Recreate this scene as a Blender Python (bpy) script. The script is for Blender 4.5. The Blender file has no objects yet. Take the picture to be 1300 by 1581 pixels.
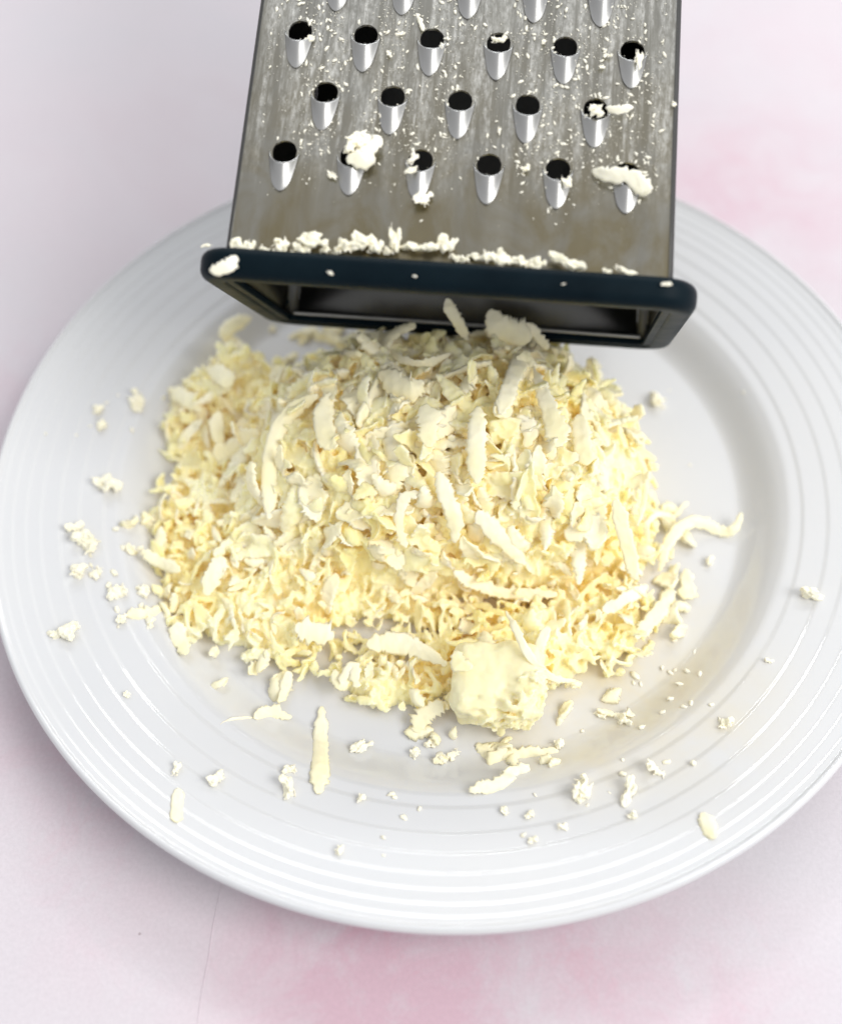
import bpy, bmesh, math, random
import numpy as np
from mathutils import Vector, Matrix, noise
from mathutils.bvhtree import BVHTree
R = math.radians
rng = np.random.default_rng(7)
random.seed(7)
SC = bpy.context.scene
COL = SC.collection

# ------------------------------------------------------------------ camera
FPX, PW, PH = 1800.0, 1300.0, 1581.0
TILT, ROLL = R(57.1275), R(-2.43897)
CAM = np.array([-0.00942769, -0.20045438, 0.30139397])
_r = np.array([1, 0, 0.]); _f = np.array([0, math.cos(TILT), -math.sin(TILT)]); _u = np.array([0, math.sin(TILT), math.cos(TILT)])
CR = math.cos(ROLL)*_r + math.sin(ROLL)*_u
CU = -math.sin(ROLL)*_r + math.cos(ROLL)*_u
CF = _f
cd = bpy.data.cameras.new('camera')
cam = bpy.data.objects.new('camera', cd); COL.objects.link(cam)
cam.matrix_world = Matrix(((CR[0], CU[0], -CF[0], CAM[0]), (CR[1], CU[1], -CF[1], CAM[1]), (CR[2], CU[2], -CF[2], CAM[2]), (0, 0, 0, 1)))
cd.sensor_fit = 'HORIZONTAL'; cd.sensor_width = 26.0; cd.lens = 26.0*FPX/PW
cd.clip_start = 0.01; cd.clip_end = 50
cd.dof.use_dof = True; cd.dof.focus_distance = 0.308; cd.dof.aperture_fstop = 4.2
SC.camera = cam

# ------------------------------------------------------------------ room light and exposure
W = bpy.data.worlds.new('World'); SC.world = W; W.use_nodes = True
_t = W.node_tree; _bg = _t.nodes['Background']
_bg.inputs[0].default_value = (0.97, 0.975, 1.0, 1)
# the room: brightest towards the window wall (right and behind), dimmer into the room
_tc = _t.nodes.new('ShaderNodeTexCoord'); _dp = _t.nodes.new('ShaderNodeVectorMath'); _dp.operation = 'DOT_PRODUCT'
_t.links.new(_tc.outputs['Generated'], _dp.inputs[0]); _dp.inputs[1].default_value = Vector((.80, .35, .48)).normalized()
_mr = _t.nodes.new('ShaderNodeMapRange'); _mr.interpolation_type = 'SMOOTHSTEP'; _t.links.new(_dp.outputs['Value'], _mr.inputs[0])
_mr.inputs[1].default_value = -.6; _mr.inputs[2].default_value = .9; _mr.inputs[3].default_value = .60; _mr.inputs[4].default_value = .78
_t.links.new(_mr.outputs[0], _bg.inputs[1])

def window_light(name, loc, target, sx, sy, power, col):
    l = bpy.data.lights.new(name, 'AREA'); l.shape = 'RECTANGLE'; l.size = sx; l.size_y = sy
    l.energy = power; l.color = col
    o = bpy.data.objects.new(name, l); COL.objects.link(o)
    o.location = loc
    o.rotation_euler = (Vector(target)-Vector(loc)).to_track_quat('-Z', 'Y').to_euler()
    return o
window_light('window_light', (1.15, -0.55, 1.30), (0, 0, 0), 1.0, 0.9, 20.5, (1.0, 0.985, 0.955))
window_light('back_window_light', (0.86, 1.20, 1.22), (0, 0, 0), 0.75, 0.13, 5.0, (0.97, 0.985, 1.0))
window_light('far_window_light', (-0.08, 1.36, 1.18), (0, 0, 0), 0.85, 0.10, 6.0, (0.95, 0.98, 1.0))
SC.view_settings.view_transform = 'Standard'; SC.view_settings.look = 'None'
SC.view_settings.exposure = 0.14; SC.view_settings.gamma = 1.0
SC.render.engine = 'CYCLES'
SC.cycles.use_denoising = True
SC.cycles.max_bounces = 18; SC.cycles.diffuse_bounces = 16; SC.cycles.glossy_bounces = 5
SC.cycles.sample_clamp_indirect = 6.0

# ------------------------------------------------------------------ helpers
def ray(px, py):
    d = CR*((px-PW/2)/FPX) + CU*(-(py-PH/2)/FPX) + CF
    return d/np.linalg.norm(d)
def at(px, py, z):
    """the place at height z seen at this spot of the photograph"""
    d = ray(px, py)
    return CAM + d*(z-CAM[2])/d[2]

def mesh_from(name, V, F, smooth=True):
    V = np.asarray(V, dtype=np.float32)
    me = bpy.data.meshes.new(name)
    if isinstance(F, np.ndarray) and F.ndim == 2:
        k = F.shape[1]; n = len(F)
        me.vertices.add(len(V)); me.vertices.foreach_set('co', V.ravel())
        me.loops.add(n*k); me.loops.foreach_set('vertex_index', F.astype(np.int32).ravel())
        me.polygons.add(n); me.polygons.foreach_set('loop_start', np.arange(0, n*k, k, dtype=np.int32))
        me.update(calc_edges=True)
    else:
        me.from_pydata([tuple(v) for v in V], [], [tuple(f) for f in F]); me.update()
    if smooth and len(me.polygons):
        me.polygons.foreach_set('use_smooth', np.ones(len(me.polygons), dtype=bool))
    return me

def obj(name, me, mat=None, parent=None, loc=None, rot=None):
    if mat and not me.materials: me.materials.append(mat)
    o = bpy.data.objects.new(name, me); COL.objects.link(o)
    if parent: o.parent = parent
    if loc is not None: o.location = Vector([float(c) for c in loc])
    if rot is not None: o.rotation_euler = rot.to_euler() if isinstance(rot, Matrix) else rot
    return o
def tag(o, label=None, cat=None, group=None, kind=None):
    if label: o['label'] = label
    if cat: o['category'] = cat
    if group: o['group'] = group
    if kind: o['kind'] = kind
    return o

class N:
    def __init__(s, name):
        s.m = bpy.data.materials.new(name); s.m.use_nodes = True
        s.t = s.m.node_tree; s.n = s.t.nodes; s.b = s.n['Principled BSDF']
    def new(s, typ, **kw):
        x = s.n.new(typ)
        for k, v in kw.items():
            if k.startswith('i_'): x.inputs[k[2:].replace('_', ' ')].default_value = v
            else: setattr(x, k, v)
        return x
    def link(s, a, b): s.t.links.new(a, b)
    def coords(s, scale=(1, 1, 1)):
        tc = s.new('ShaderNodeTexCoord'); mp = s.new('ShaderNodeMapping')
        s.link(tc.outputs['Object'], mp.inputs[0]); mp.inputs['Scale'].default_value = scale
        return mp.outputs[0]
    def noise(s, co, scale, detail=4, rough=.55, dist=0):
        x = s.new('ShaderNodeTexNoise', i_Scale=scale, i_Detail=detail, i_Roughness=rough, i_Distortion=dist)
        s.link(co, x.inputs['Vector']); return x.outputs['Fac']
    def ramp(s, fac, stops):
        x = s.new('ShaderNodeValToRGB'); s.link(fac, x.inputs[0])
        e = x.color_ramp.elements
        while len(e) < len(stops): e.new(.5)
        for q, (p, c) in zip(e, stops):
            q.position = p; q.color = (*c, 1) if len(c) == 3 else c
        return x.outputs[0]
    def mix(s, fac, a, b, mode='MIX'):
        x = s.new('ShaderNodeMix', data_type='RGBA', blend_type=mode)
        for v, k in ((fac, 0), (a, 6), (b, 7)):
            if hasattr(v, 'links'): s.link(v, x.inputs[k])
            else: x.inputs[k].default_value = v if k == 0 else (*v, 1)
        return x.outputs[2]
    def math(s, op, a, b=0.0, c=None):
        x = s.new('ShaderNodeMath', operation=op)
        for i, v in enumerate((a, b) if c is None else (a, b, c)):
            if hasattr(v, 'links'): s.link(v, x.inputs[i])
            else: x.inputs[i].default_value = v
        return x.outputs[0]
    def bump(s, h, strength, dist, prev=None):
        x = s.new('ShaderNodeBump', i_Strength=strength, i_Distance=dist); s.link(h, x.inputs['Height'])
        if prev is not None: s.link(prev, x.inputs['Normal'])
        return x.outputs[0]
    def set(s, **kw):
        for k, v in kw.items():
            i = s.b.inputs[k.replace('_', ' ')]
            if hasattr(v, 'links'): s.link(v, i)
            else: i.default_value = (*v, 1) if isinstance(v, tuple) and len(v) == 3 and i.type == 'RGBA' else v

# ------------------------------------------------------------------ materials
def mat_table():
    m = N('marbled_pink_board')
    co = m.coords()
    a = m.noise(co, 5.0, 6, .6, .6)
    b = m.noise(m.coords((1, 1, 1)), 34.0, 9, .72, .5)
    base = m.ramp(a, [(.30, (.65, .575, .61)), (.45, (.675, .625, .66)), (.60, (.645, .615, .65)), (.72, (.68, .65, .68))])
    # painted pink clouds of the printed board, each where it is on the board
    tc = m.new('ShaderNodeTexCoord')
    tot = None
    for (x, y, r, s) in PINK:
        v = m.new('ShaderNodeVectorMath', operation='DISTANCE'); m.link(tc.outputs['Object'], v.inputs[0]); v.inputs[1].default_value = (x, y, 0)
        d = m.new('ShaderNodeMapRange', interpolation_type='SMOOTHSTEP'); m.link(v.outputs['Value'], d.inputs[0])
        d.inputs[1].default_value = 0; d.inputs[2].default_value = r; d.inputs[3].default_value = s; d.inputs[4].default_value = 0
        tot = d.outputs[0] if tot is None else m.math('ADD', tot, d.outputs[0])
    ragged = m.math('MULTIPLY', tot, m.ramp(b, [(.34, (.2,)*3), (.66, (1.25,)*3)]))
    c = m.mix(ragged, base, (.64, .45, .52))
    veins = m.noise(m.coords(), 30, 9, .75, 1.2)
    vm = m.math('MULTIPLY', m.ramp(veins, [(.56, (0,)*3), (.72, (1,)*3)]), m.math('MULTIPLY', tot, .55))
    c = m.mix(vm, c, (.68, .36, .44))
    g = m.noise(m.coords(), 9, 5, .6)
    c = m.mix(m.math('MULTIPLY', m.ramp(g, [(.5, (0,)*3), (.75, (1,)*3)]), .30), c, (.60, .57, .585))
    sp = m.new('ShaderNodeTexVoronoi', i_Scale=55.0); m.link(m.coords(), sp.inputs['Vector'])
    c = m.mix(m.math('MULTIPLY', m.math('LESS_THAN', sp.outputs['Distance'], .022), .5), c, (.25, .16, .17))
    grain = m.noise(m.coords(), 900, 3, .7)
    c = m.mix(.16, c, m.ramp(grain, [(.3, (.45,)*3), (.7, (1,)*3)]), 'MULTIPLY')
    m.set(Base_Color=c, Roughness=.55, Normal=m.bump(grain, .12, .0004))
    m.b.inputs['Specular IOR Level'].default_value = .3
    return m.m
def mat_plate():
    m = N('white_glazed_porcelain')
    s = m.noise(m.coords(), 14, 4, .5)
    c = m.ramp(s, [(.3, (.645, .655, .67)), (.7, (.665, .67, .675))])
    # thin film of butter left in the well
    sm = m.noise(m.coords(), 38, 6, .6, .5)
    tc = m.new('ShaderNodeTexCoord')
    v = m.new('ShaderNodeVectorMath', operation='DISTANCE'); m.link(tc.outputs['Object'], v.inputs[0]); v.inputs[1].default_value = (.045, -.070, .005)
    d = m.new('ShaderNodeMapRange', interpolation_type='SMOOTHSTEP'); m.link(v.outputs['Value'], d.inputs[0])
    d.inputs[1].default_value = .01; d.inputs[2].default_value = .055; d.inputs[3].default_value = .75; d.inputs[4].default_value = 0
    c = m.mix(m.math('MULTIPLY', d.outputs[0], m.ramp(sm, [(.35, (.2,)*3), (.65, (1,)*3)])), c, (.69, .625, .46))
    rr = m.ramp(sm, [(.4, (.06,)*3), (.75, (.14,)*3)])
    gl = m.noise(m.coords(), 55, 3, .5)
    m.set(Base_Color=c, Roughness=rr, IOR=1.52, Normal=m.bump(gl, .5, .00035))
    m.b.inputs['Coat Weight'].default_value = .3; m.b.inputs['Coat Roughness'].default_value = .04
    return m.m
def mat_butter(name, col, deep, bump=.5, scale=1.0, sss=.0012, rad=(1.0, .80, .45)):
    m = N(name)
    co = m.coords((scale,)*3)
    oi = m.new('ShaderNodeObjectInfo')
    n1 = m.noise(co, 300, 5, .65)
    n2 = m.noise(co, 1300, 4, .7)
    n3 = m.noise(co, 60, 3, .5)
    c = m.mix(m.ramp(n3, [(.35, (0,)*3), (.7, (1,)*3)]), col, deep)
    c = m.mix(m.math('MULTIPLY', oi.outputs['Random'], .35), c, deep)
    c = m.mix(.5, c, m.ramp(n1, [(.3, (.97, .95, .90)), (.62, (1, 1, 1))]), 'MULTIPLY')
    nrm = m.bump(n1, bump, .00022); nrm = m.bump(n2, bump*.7, .00005, nrm)
    m.set(Base_Color=c, Roughness=.42, Normal=nrm, IOR=1.45)
    m.b.inputs['Specular IOR Level'].default_value = .3
    if sss == 0: return m.m
    if sss:
        m.b.inputs['Subsurface Weight'].default_value = .9 if sss > .001 else .45
        m.b.inputs['Subsurface Radius'].default_value = rad
        m.b.inputs['Subsurface Scale'].default_value = sss
    else:
        tl = m.new('ShaderNodeBsdfTranslucent'); m.link(m.mix(1.0, c, (1.0, .93, .72), 'MULTIPLY'), tl.inputs[0])
        mx = m.new('ShaderNodeMixShader'); mx.inputs[0].default_value = .27
        m.link(m.b.outputs[0], mx.inputs[1]); m.link(tl.outputs[0], mx.inputs[2])
        m.link(mx.outputs[0], m.n['Material Output'].inputs[0])
    return m.m
def mat_steel(name, tint=(.325, .32, .29), rough=.3, smears_and_reflection=True):
    m = N(name)
    co = m.coords((1, .05, 1))
    br = m.noise(co, 1600, 3, .6)
    sc = m.noise(m.coords((1, .12, 1)), 160, 5, .6, .4)
    c = m.ramp(sc, [(.3, tuple(t*.86 for t in tint)), (.7, tint)])
    r = m.math('ADD', m.math('MULTIPLY', sc, .22), rough-.1)
    if smears_and_reflection:
        # olive-brown reflection painted into the colour, strongest by the rim, and dusty butter smears drawn down from the holes
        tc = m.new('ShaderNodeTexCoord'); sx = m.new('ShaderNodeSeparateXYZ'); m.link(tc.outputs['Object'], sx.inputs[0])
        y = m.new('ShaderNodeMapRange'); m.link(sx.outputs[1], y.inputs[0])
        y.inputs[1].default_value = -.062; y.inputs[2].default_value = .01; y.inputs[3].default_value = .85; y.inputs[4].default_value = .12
        refl_noise = m.noise(m.coords((1, .6, 1)), 70, 5, .6, .8)
        f = m.math('MULTIPLY', y.outputs[0], m.ramp(refl_noise, [(.36, (.25,)*3), (.6, (1,)*3)]))
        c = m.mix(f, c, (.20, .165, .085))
        streak = m.noise(m.coords((1, .06, 1)), 330, 7, .72, .5)
        dust = m.noise(m.coords((1, .35, 1)), 900, 6, .8)
        y2 = m.new('ShaderNodeMapRange'); m.link(sx.outputs[1], y2.inputs[0])
        y2.inputs[1].default_value = -.048; y2.inputs[2].default_value = -.024; y2.inputs[3].default_value = .0; y2.inputs[4].default_value = 1
        sm = m.math('MULTIPLY', m.ramp(streak, [(.42, (0,)*3), (.60, (1,)*3)]), y2.outputs[0])
        film = m.math('MULTIPLY', sm, m.ramp(dust, [(.42, (.08,)*3), (.62, (.58,)*3)]))
        c = m.mix(film, c, (.74, .74, .71))
        m.set(Metallic=m.math('SUBTRACT', 1.0, m.math('MULTIPLY', film, .9)))
        r = m.math('ADD', r, m.math('MULTIPLY', film, .3))
    else:
        m.set(Metallic=1.0)
    m.set(Base_Color=c, Roughness=r, Normal=m.bump(br, .05, .0002))
    return m.m
def mat_rim():
    m = N('dark_navy_plastic')
    n = m.noise(m.coords(), 700, 4, .6)
    sc = m.noise(m.coords((.15, 1, 1)), 900, 4, .7)
    l = m.noise(m.coords(), 60, 4, .6)
    c = m.ramp(l, [(.3, (.002, .0065, .010)), (.7, (.004, .011, .016))])
    m.set(Base_Color=c, Roughness=m.math('ADD', .22, m.math('ADD', m.math('MULTIPLY', l, .25), m.math('MULTIPLY', sc, .15))), Normal=m.bump(n, .08, .0002))
    m.b.inputs['Specular IOR Level'].default_value = .06
    return m.m
def world_xy(px, py): p = at(px, py, 0); return float(p[0]), float(p[1])
PINK = []
for (px, py, r, s) in [(640, 1500, .055, .75), (900, 1480, .05, .55), (1120, 1545, .04, .5), (470, 1440, .035, .5), (30, 1080, .05, .35), (120, 1240, .03, .35),
                       (560, 1590, .05, .6), (1090, 280, .07, .42), (1240, 330, .08, .42), (1180, 60, .1, .2), (10, 640, .06, .35), (170, 1400, .04, .28), (320, 1540, .03, .15), (60, 300, .12, .12)]:
    PINK.append((*world_xy(px, py), r, s))
M_TABLE = mat_table(); M_PLATE = mat_plate()
M_BUT = mat_butter('butter_shred_surface', (.995, .935, .745), (.99, .90, .59), .4, 1.0, .0007, (1.0, 1.0, .85))
M_CORE = mat_butter('butter_heap_surface', (.99, .925, .665), (.98, .845, .42), .4, 1.0, .0020, (.9, .9, .62))
M_CHUNK = mat_butter('butter_lump_surface', (.965, .89, .63), (.95, .85, .53), .10, 1.0, .0018, (.8, .85, .6))
M_PALE = mat_butter('pale_butter_crumb_surface', (.99, .945, .80), (.985, .92, .71), .5, .004, .0006, (1.0, 1.0, .85))
M_PALE_SHRED = mat_butter('pale_butter_shred_surface', (.99, .95, .82), (.985, .93, .74), .4, 1.0, .0006, (1.0, 1.0, .85))
M_DUST = mat_butter('butter_dust_surface', (.90, .88, .78), (.88, .85, .72), .3, 1.0, .0)
M_STEEL = mat_steel('greasy_steel_painted_reflection'); M_STEEL2 = mat_steel('inside_shade_steel', (.11, .11, .105), .36, False)  # second steel darkened: shade inside the box put into its colour
M_TOOTH = mat_steel('polished_steel', (.46, .46, .45), .38, False)
M_RIM = mat_rim()

# ------------------------------------------------------------------ table top
def grid_mesh(name, x0, x1, y0, y1, nx, ny, zf):
    xs = np.linspace(x0, x1, nx); ys = np.linspace(y0, y1, ny)
    X, Y = np.meshgrid(xs, ys); Z = zf(X, Y)
    V = np.stack([X.ravel(), Y.ravel(), Z.ravel()], 1)
    i = np.arange(nx*ny).reshape(ny, nx)
    F = np.stack([i[:-1, :-1].ravel(), i[:-1, 1:].ravel(), i[1:, 1:].ravel(), i[1:, :-1].ravel()], 1)
    return V, F
def slab():
    bm = bmesh.new()
    bmesh.ops.create_cube(bm, size=1, matrix=Matrix.Translation((0, .35, -.006)) @ Matrix.Diagonal((1.8, 1.8, .012, 1)))
    bmesh.ops.bevel(bm, geom=bm.edges[:], offset=.002, segments=2, affect='EDGES')
    me = bpy.data.meshes.new('tabletop'); bm.to_mesh(me); bm.free(); return me
tag(obj('tabletop', slab(), M_TABLE), 'pale pink and lavender marbled board under the plate', kind='structure')
# fine raised crease running down the board from the plate
def tube(points, rad, seg=6, caps=True):
    P = np.asarray(points, float); n = len(P); V = []; F = []
    T = np.gradient(P, axis=0); T /= np.linalg.norm(T, axis=1)[:, None]
    up = np.array([0, 0, 1.0])
    for k in range(n):
        a = np.cross(T[k], up); a /= (np.linalg.norm(a)+1e-9); b = np.cross(a, T[k])
        r = rad[k] if hasattr(rad, '__len__') else rad
        for j in range(seg):
            t = 2*math.pi*j/seg; V.append(P[k]+r*(a*math.cos(t)+b*math.sin(t)))
    for k in range(n-1):
        for j in range(seg):
            F.append((k*seg+j, k*seg+(j+1) % seg, (k+1)*seg+(j+1) % seg, (k+1)*seg+j))
    return V, F
cp = [at(x, y, 0.0) for x, y in [(343, 1352), (338, 1385), (329, 1430), (322, 1480), (312, 1530), (304, 1590), (296, 1640)]]
V, F = tube(cp, .00016, 6)
tag(obj('board_crease', mesh_from('board_crease', V, F), M_TABLE), 'fine pale crease line in the board below the plate', kind='structure')

# ------------------------------------------------------------------ plate (turned profile with stepped rings on the rim)
RINGS = [.1037, .1106, .1160, .1212, .1252, .1288, .1319]
def sstep(x): x = np.clip(x, 0, 1); return x*x*(3-2*x)
def plate_z(r):
    r = np.asarray(r, float)
    z = .0040 + .0082*sstep((r-.0860)/(.1010-.0860))
    nst = len(RINGS)
    for i, q in enumerate(RINGS):
        wd = (.0012, .0011, .0010, .0009, .0008, .0008, .0008)[i]; t = (r-(q-wd/2))/wd
        z = z + wd*.27*(.5+(np.sqrt(t**2+.02)-np.sqrt((t-1)**2+.02))*.5)
    z = z + np.clip(r-.0985, 0, None)*.143
    return z
def plate():
    rs = list(np.linspace(0, .085, 14)) + list(np.linspace(.0855, .1015, 26))
    for i, q in enumerate(RINGS):
        rs += [q-.0012, q-.0009, q-.0007, q-.0005, q-.0003, q-.0001, q+.0001, q+.0003, q+.0005, q+.0007, q+.0010, q+.0014, q+.0020]
        nx = RINGS[i+1] if i+1 < len(RINGS) else .1334
        rs += [q*.6+nx*.4]
    rs = sorted(set(round(r, 6) for r in rs))
    prof = [(r, float(plate_z(r))) for r in rs]
    zt = prof[-1][1]; rt = prof[-1][0]
    cx = rt-.0004; rad = .0016; cz = zt+.0000
    for k in range(10):
        a = R(95-k*27); prof.append((cx+.0006+rad*math.cos(a)*.9+.0004, cz-.0009+rad*math.sin(a)*1.05))
    prof += [(.128, zt-.0050), (.115, zt-.0105), (.10, .0055), (.092, .0012), (.0895, .0002), (.0875, .0002), (.086, .0016), (.05, .0018), (.0, .0018)]
    seg = 288; V = []; F = []
    n = len(prof)
    for (r, z) in prof:
        for j in range(seg):
            a = 2*math.pi*j/seg; V.append((max(r, 1e-5)*math.cos(a), max(r, 1e-5)*math.sin(a), z))
    V = np.array(V)
    i = np.arange(n*seg).reshape(n, seg)
    F = np.stack([i[:-1, :].ravel(), np.roll(i, -1, 1)[:-1, :].ravel(), np.roll(i, -1, 1)[1:, :].ravel(), i[1:, :].ravel()], 1)[:, ::-1]
    return mesh_from('dinner_plate', V, F.copy())
pl = obj('dinner_plate', plate(), M_PLATE)
tag(pl, 'large round white plate with stepped rings on its rim, under the butter', 'plate')

# ------------------------------------------------------------------ box grater
GX = np.array([.99214, -.12131, -.03071]); GY = np.array([.12490, .94458, .30360]); GN = np.array([.00782, .30505, -.95230])
G0 = np.array([-.03512, .06709, .11768])
AL = R(16.0)
GA = GY*math.cos(AL)-GN*math.sin(AL)            # along the box
GD = GN*math.cos(AL)+GY*math.sin(AL)            # from the front of the foot to its back
U0, U1 = -.01165, .0972                         # face edges
HOLE_DX, HOLE_DY = .017, .017545
FRAME = Matrix(((GX[0], GY[0], -GN[0], G0[0]), (GX[1], GY[1], -GN[1], G0[1]), (GX[2], GY[2], -GN[2], G0[2]), (0, 0, 0, 1)))
INV = FRAME.inverted()
DL = np.array((INV.to_3x3() @ Vector(GD))); AX = np.array((INV.to_3x3() @ Vector(GA)))
DL = DL + np.array([.072, 0, 0])                # the foot sits slightly askew
grater = bpy.data.objects.new('box_grater', None); COL.objects.link(grater); grater.matrix_world = FRAME
tag(grater, 'steel box grater with dark navy plastic foot held over the butter', 'grater')
VB, VT = -.0685, .165                           # bottom and top of the steel along the face
D0 = .0665
def depth(v): return D0-(v-VB)*.15
def body_pt(u, v, w): return np.array([u, v, 0]) + DL*w   # local: x across, y up the face, z outward
TH = .0007
holes = []
for r in range(-2, 9):
    k0, k1 = (0, 6) if r % 2 == 0 else (0, 5)
    for k in range(k0, k1):
        holes.append((k*HOLE_DX + (HOLE_DX/2 if r % 2 else 0), r*HOLE_DY))
HR = .00305
def front_panel():
    # a sheet with round holes: each hole gets a ring of faces inside its own cell, cells and strips joined by constrained triangulation
    from mathutils.geometry import delaunay_2d_cdt
    pts = []; edges = []; faces = []
    a, b = U0+.0013, U1-.0013
    loop = [(a, VB), (b, VB), (b, VT), (a, VT)]
    pts += [Vector(p) for p in loop]; faces.append([0, 1, 2, 3])
    nseg = 40
    for (hx, hy) in holes:
        s = len(pts)
        for j in range(nseg):
            t = 2*math.pi*j/nseg; pts.append(Vector((hx+HR*math.cos(t), hy+(HR if math.sin(t) > 0 else .0044)*math.sin(t))))
        edges += [(s+j, s+(j+1) % nseg) for j in range(nseg)]
    edges += [(0, 1), (1, 2), (2, 3), (3, 0)]
    vo, eo, fo, _, _, _ = delaunay_2d_cdt(pts, edges, [], 1, 1e-7)
    H = np.array(holes)
    keep = []
    for f in fo:
        c = sum((vo[i] for i in f), Vector((0, 0)))/len(f)
        if np.min(np.hypot(H[:, 0]-c.x, (H[:, 1]-c.y)*np.where(c.y < H[:, 1], HR/.0044, 1.0))) > HR*.97: keep.append(list(f))
    bm = bmesh.new(); vs = [bm.verts.new((v.x, v.y, 0)) for v in vo]
    for f in keep:
        try: bm.faces.new([vs[i] for i in f])
        except ValueError: pass
    bmesh.ops.recalc_face_normals(bm, faces=bm.faces[:])
    if bm.faces[0].normal.z < 0: bmesh.ops.reverse_faces(bm, faces=bm.faces[:])
    r = bmesh.ops.extrude_face_region(bm, geom=bm.faces[:])
    for g in r['geom']:
        if isinstance(g, bmesh.types.BMVert): g.co.z -= TH
    bmesh.ops.recalc_face_normals(bm, faces=bm.faces[:])
    me = bpy.data.meshes.new('front_panel'); bm.to_mesh(me); bm.free(); return me
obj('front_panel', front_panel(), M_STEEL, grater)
def shell(path, name, flip=False):
    """path(v) -> outline points across (local); swept from VB to VT, with thickness"""
    vs = np.linspace(VB, VT, 12); rows = [path(v) for v in vs]; n = len(rows[0])
    V = np.array([p for r in rows for p in r]); i = np.arange(len(V)).reshape(len(rows), n)
    F = np.stack([i[:-1, :-1].ravel(), i[:-1, 1:].ravel(), i[1:, 1:].ravel(), i[1:, :-1].ravel()], 1)
    return mesh_from(name, V, F)
rc = .0016
def side_path(right):
    def f(v):
        D = depth(v); out = []
        e = U1 if right else U0; s = 1 if right else -1
        out.append(body_pt(e-s*.00135, v, 0.00005))
        for k in range(7):
            a = R(90-15*k); out.append(body_pt(e-s*rc+s*rc*math.cos(a), v, rc-rc*math.sin(a)))
        for t in (.25, .5, .75): out.append(body_pt(e, v, rc+(D-2*rc)*t))
        for k in range(7):
            a = R(15*k); out.append(body_pt(e-s*rc+s*rc*math.cos(a), v, D-rc+rc*math.sin(a)))
        out.append(body_pt(e-s*.004, v, D))
        return out
    return f
for right in (True, False):
    me = shell(side_path(right), 'side_panel')
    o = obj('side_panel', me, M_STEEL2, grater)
    m = o.modifiers.new('thickness', 'SOLIDIFY'); m.thickness = .0006; m.offset = -1 if right else 1
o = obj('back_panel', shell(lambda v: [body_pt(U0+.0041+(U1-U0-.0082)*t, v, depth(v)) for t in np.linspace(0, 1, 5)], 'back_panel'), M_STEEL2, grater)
m = o.modifiers.new('thickness', 'SOLIDIFY'); m.thickness = .0006; m.offset = 0
# turned lip along the bottom inside edge of the back panel
V, F = tube([body_pt(u, VB+.0004, depth(VB)-.0006) for u in np.linspace(U0+.003, U1-.003, 12)], .0006, 8)
obj('turned_lip', mesh_from('turned_lip', V, F), M_TOOTH, grater)

def tooth_mesh():
    """raised rasp: open arched lip over the hole, tapering down into the sheet like a drop"""
    NT, NA = 20, 31; L = .0112; V = []
    for i in range(NT+1):
        t = i/NT
        for j in range(NA):
            u = -1+2*j/(NA-1); cu = math.cos(math.pi*u/2)
            lip = -.0045*max(0, cu)**.55
            bb = lip + (-L-lip)*t
            tt = min(1, max(0, -bb/L))
            w = .0037*(1-.55*tt**1.3)*math.sqrt(max(.02, 1-max(0, (tt-.72)/.28)**2))
            h = .0031*(1-tt)**1.15*(1+.45*tt)
            V.append((-u*w, bb, .00004+h*cu**1.25))
    i = np.arange((NT+1)*NA).reshape(NT+1, NA)
    F = np.stack([i[:-1, :-1].ravel(), i[1:, :-1].ravel(), i[1:, 1:].ravel(), i[:-1, 1:].ravel()], 1)
    return mesh_from('grating_tooth', np.array(V), F)
TM = tooth_mesh(); TM.materials.append(M_TOOTH)
t0 = None
for (hx, hy) in holes:
    if t0 is None:
        t0 = obj('grating_tooth', TM, None, grater)
        m = t0.modifiers.new('thickness', 'SOLIDIFY'); m.thickness = .00035; m.offset = -1
        o = t0
    else:
        o = t0.copy(); COL.objects.link(o); o.parent = grater
    o.location = (hx, hy, 0)

def rounded_rect(u0, u1, w0, w1, r, n=9):
    out = []
    for (cu, cw, a0) in ((u1-r, w0+r, -90), (u1-r, w1-r, 0), (u0+r, w1-r, 90), (u0+r, w0+r, 180)):
        for k in range(n):
            a = R(a0+90*k/(n-1)); out.append((cu+r*math.cos(a), cw+r*math.sin(a), math.cos(a), math.sin(a)))
    return out
def sweep_rim(prof, u0, u1, w0, w1, r, name, A0, ax):
    path = rounded_rect(u0, u1, w0, w1, r, 12); V = []; n = len(prof)
    for (u, w, du, dw) in path:
        for (o, h) in prof:
            base = np.array([u+du*o, A0, 0]) + DL*(w+dw*o)
            V.append(base + ax*h)
    m = len(path); i = np.arange(m*n).reshape(m, n)
    F = np.stack([i.ravel(), np.roll(i, -1, 1).ravel(), np.roll(np.roll(i, -1, 0), -1, 1).ravel(), np.roll(i, -1, 0).ravel()], 1)
    return mesh_from(name, np.array(V), F[:, ::-1].copy())
def round_prof(o0, o1, h0, h1, r, n=6):
    out = []
    for (cx, cy, a0) in ((o1-r, h1-r, 0), (o0+r*.5, h1-r*.5, 90), (o0+r*.5, h0+r*.5, 180), (o1-r, h0+r, 270)):
        rr = r if cx > (o0+o1)/2 else r*.5
        for k in range(n):
            a = R(a0+90*k/(n-1)); out.append((cx+rr*math.cos(a), cy+rr*math.sin(a)))
    return out
# outer foot: outward 0 .. 5.8 mm, 8 mm tall, rounded; an inner lip ring below the steel
obj('foot_rim', sweep_rim(round_prof(-.0004, .0063, -.0076, .0, .0028), U0, U1, 0, D0, .004, 'foot_rim', -.0632, AX), M_RIM, grater)
obj('inner_foot_rim', sweep_rim(round_prof(-.0020, .0012, -.0071, -.0052, .0008), U0, U1, 0, D0, .004, 'inner_foot_rim', -.0632, AX), M_RIM, grater)
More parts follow.
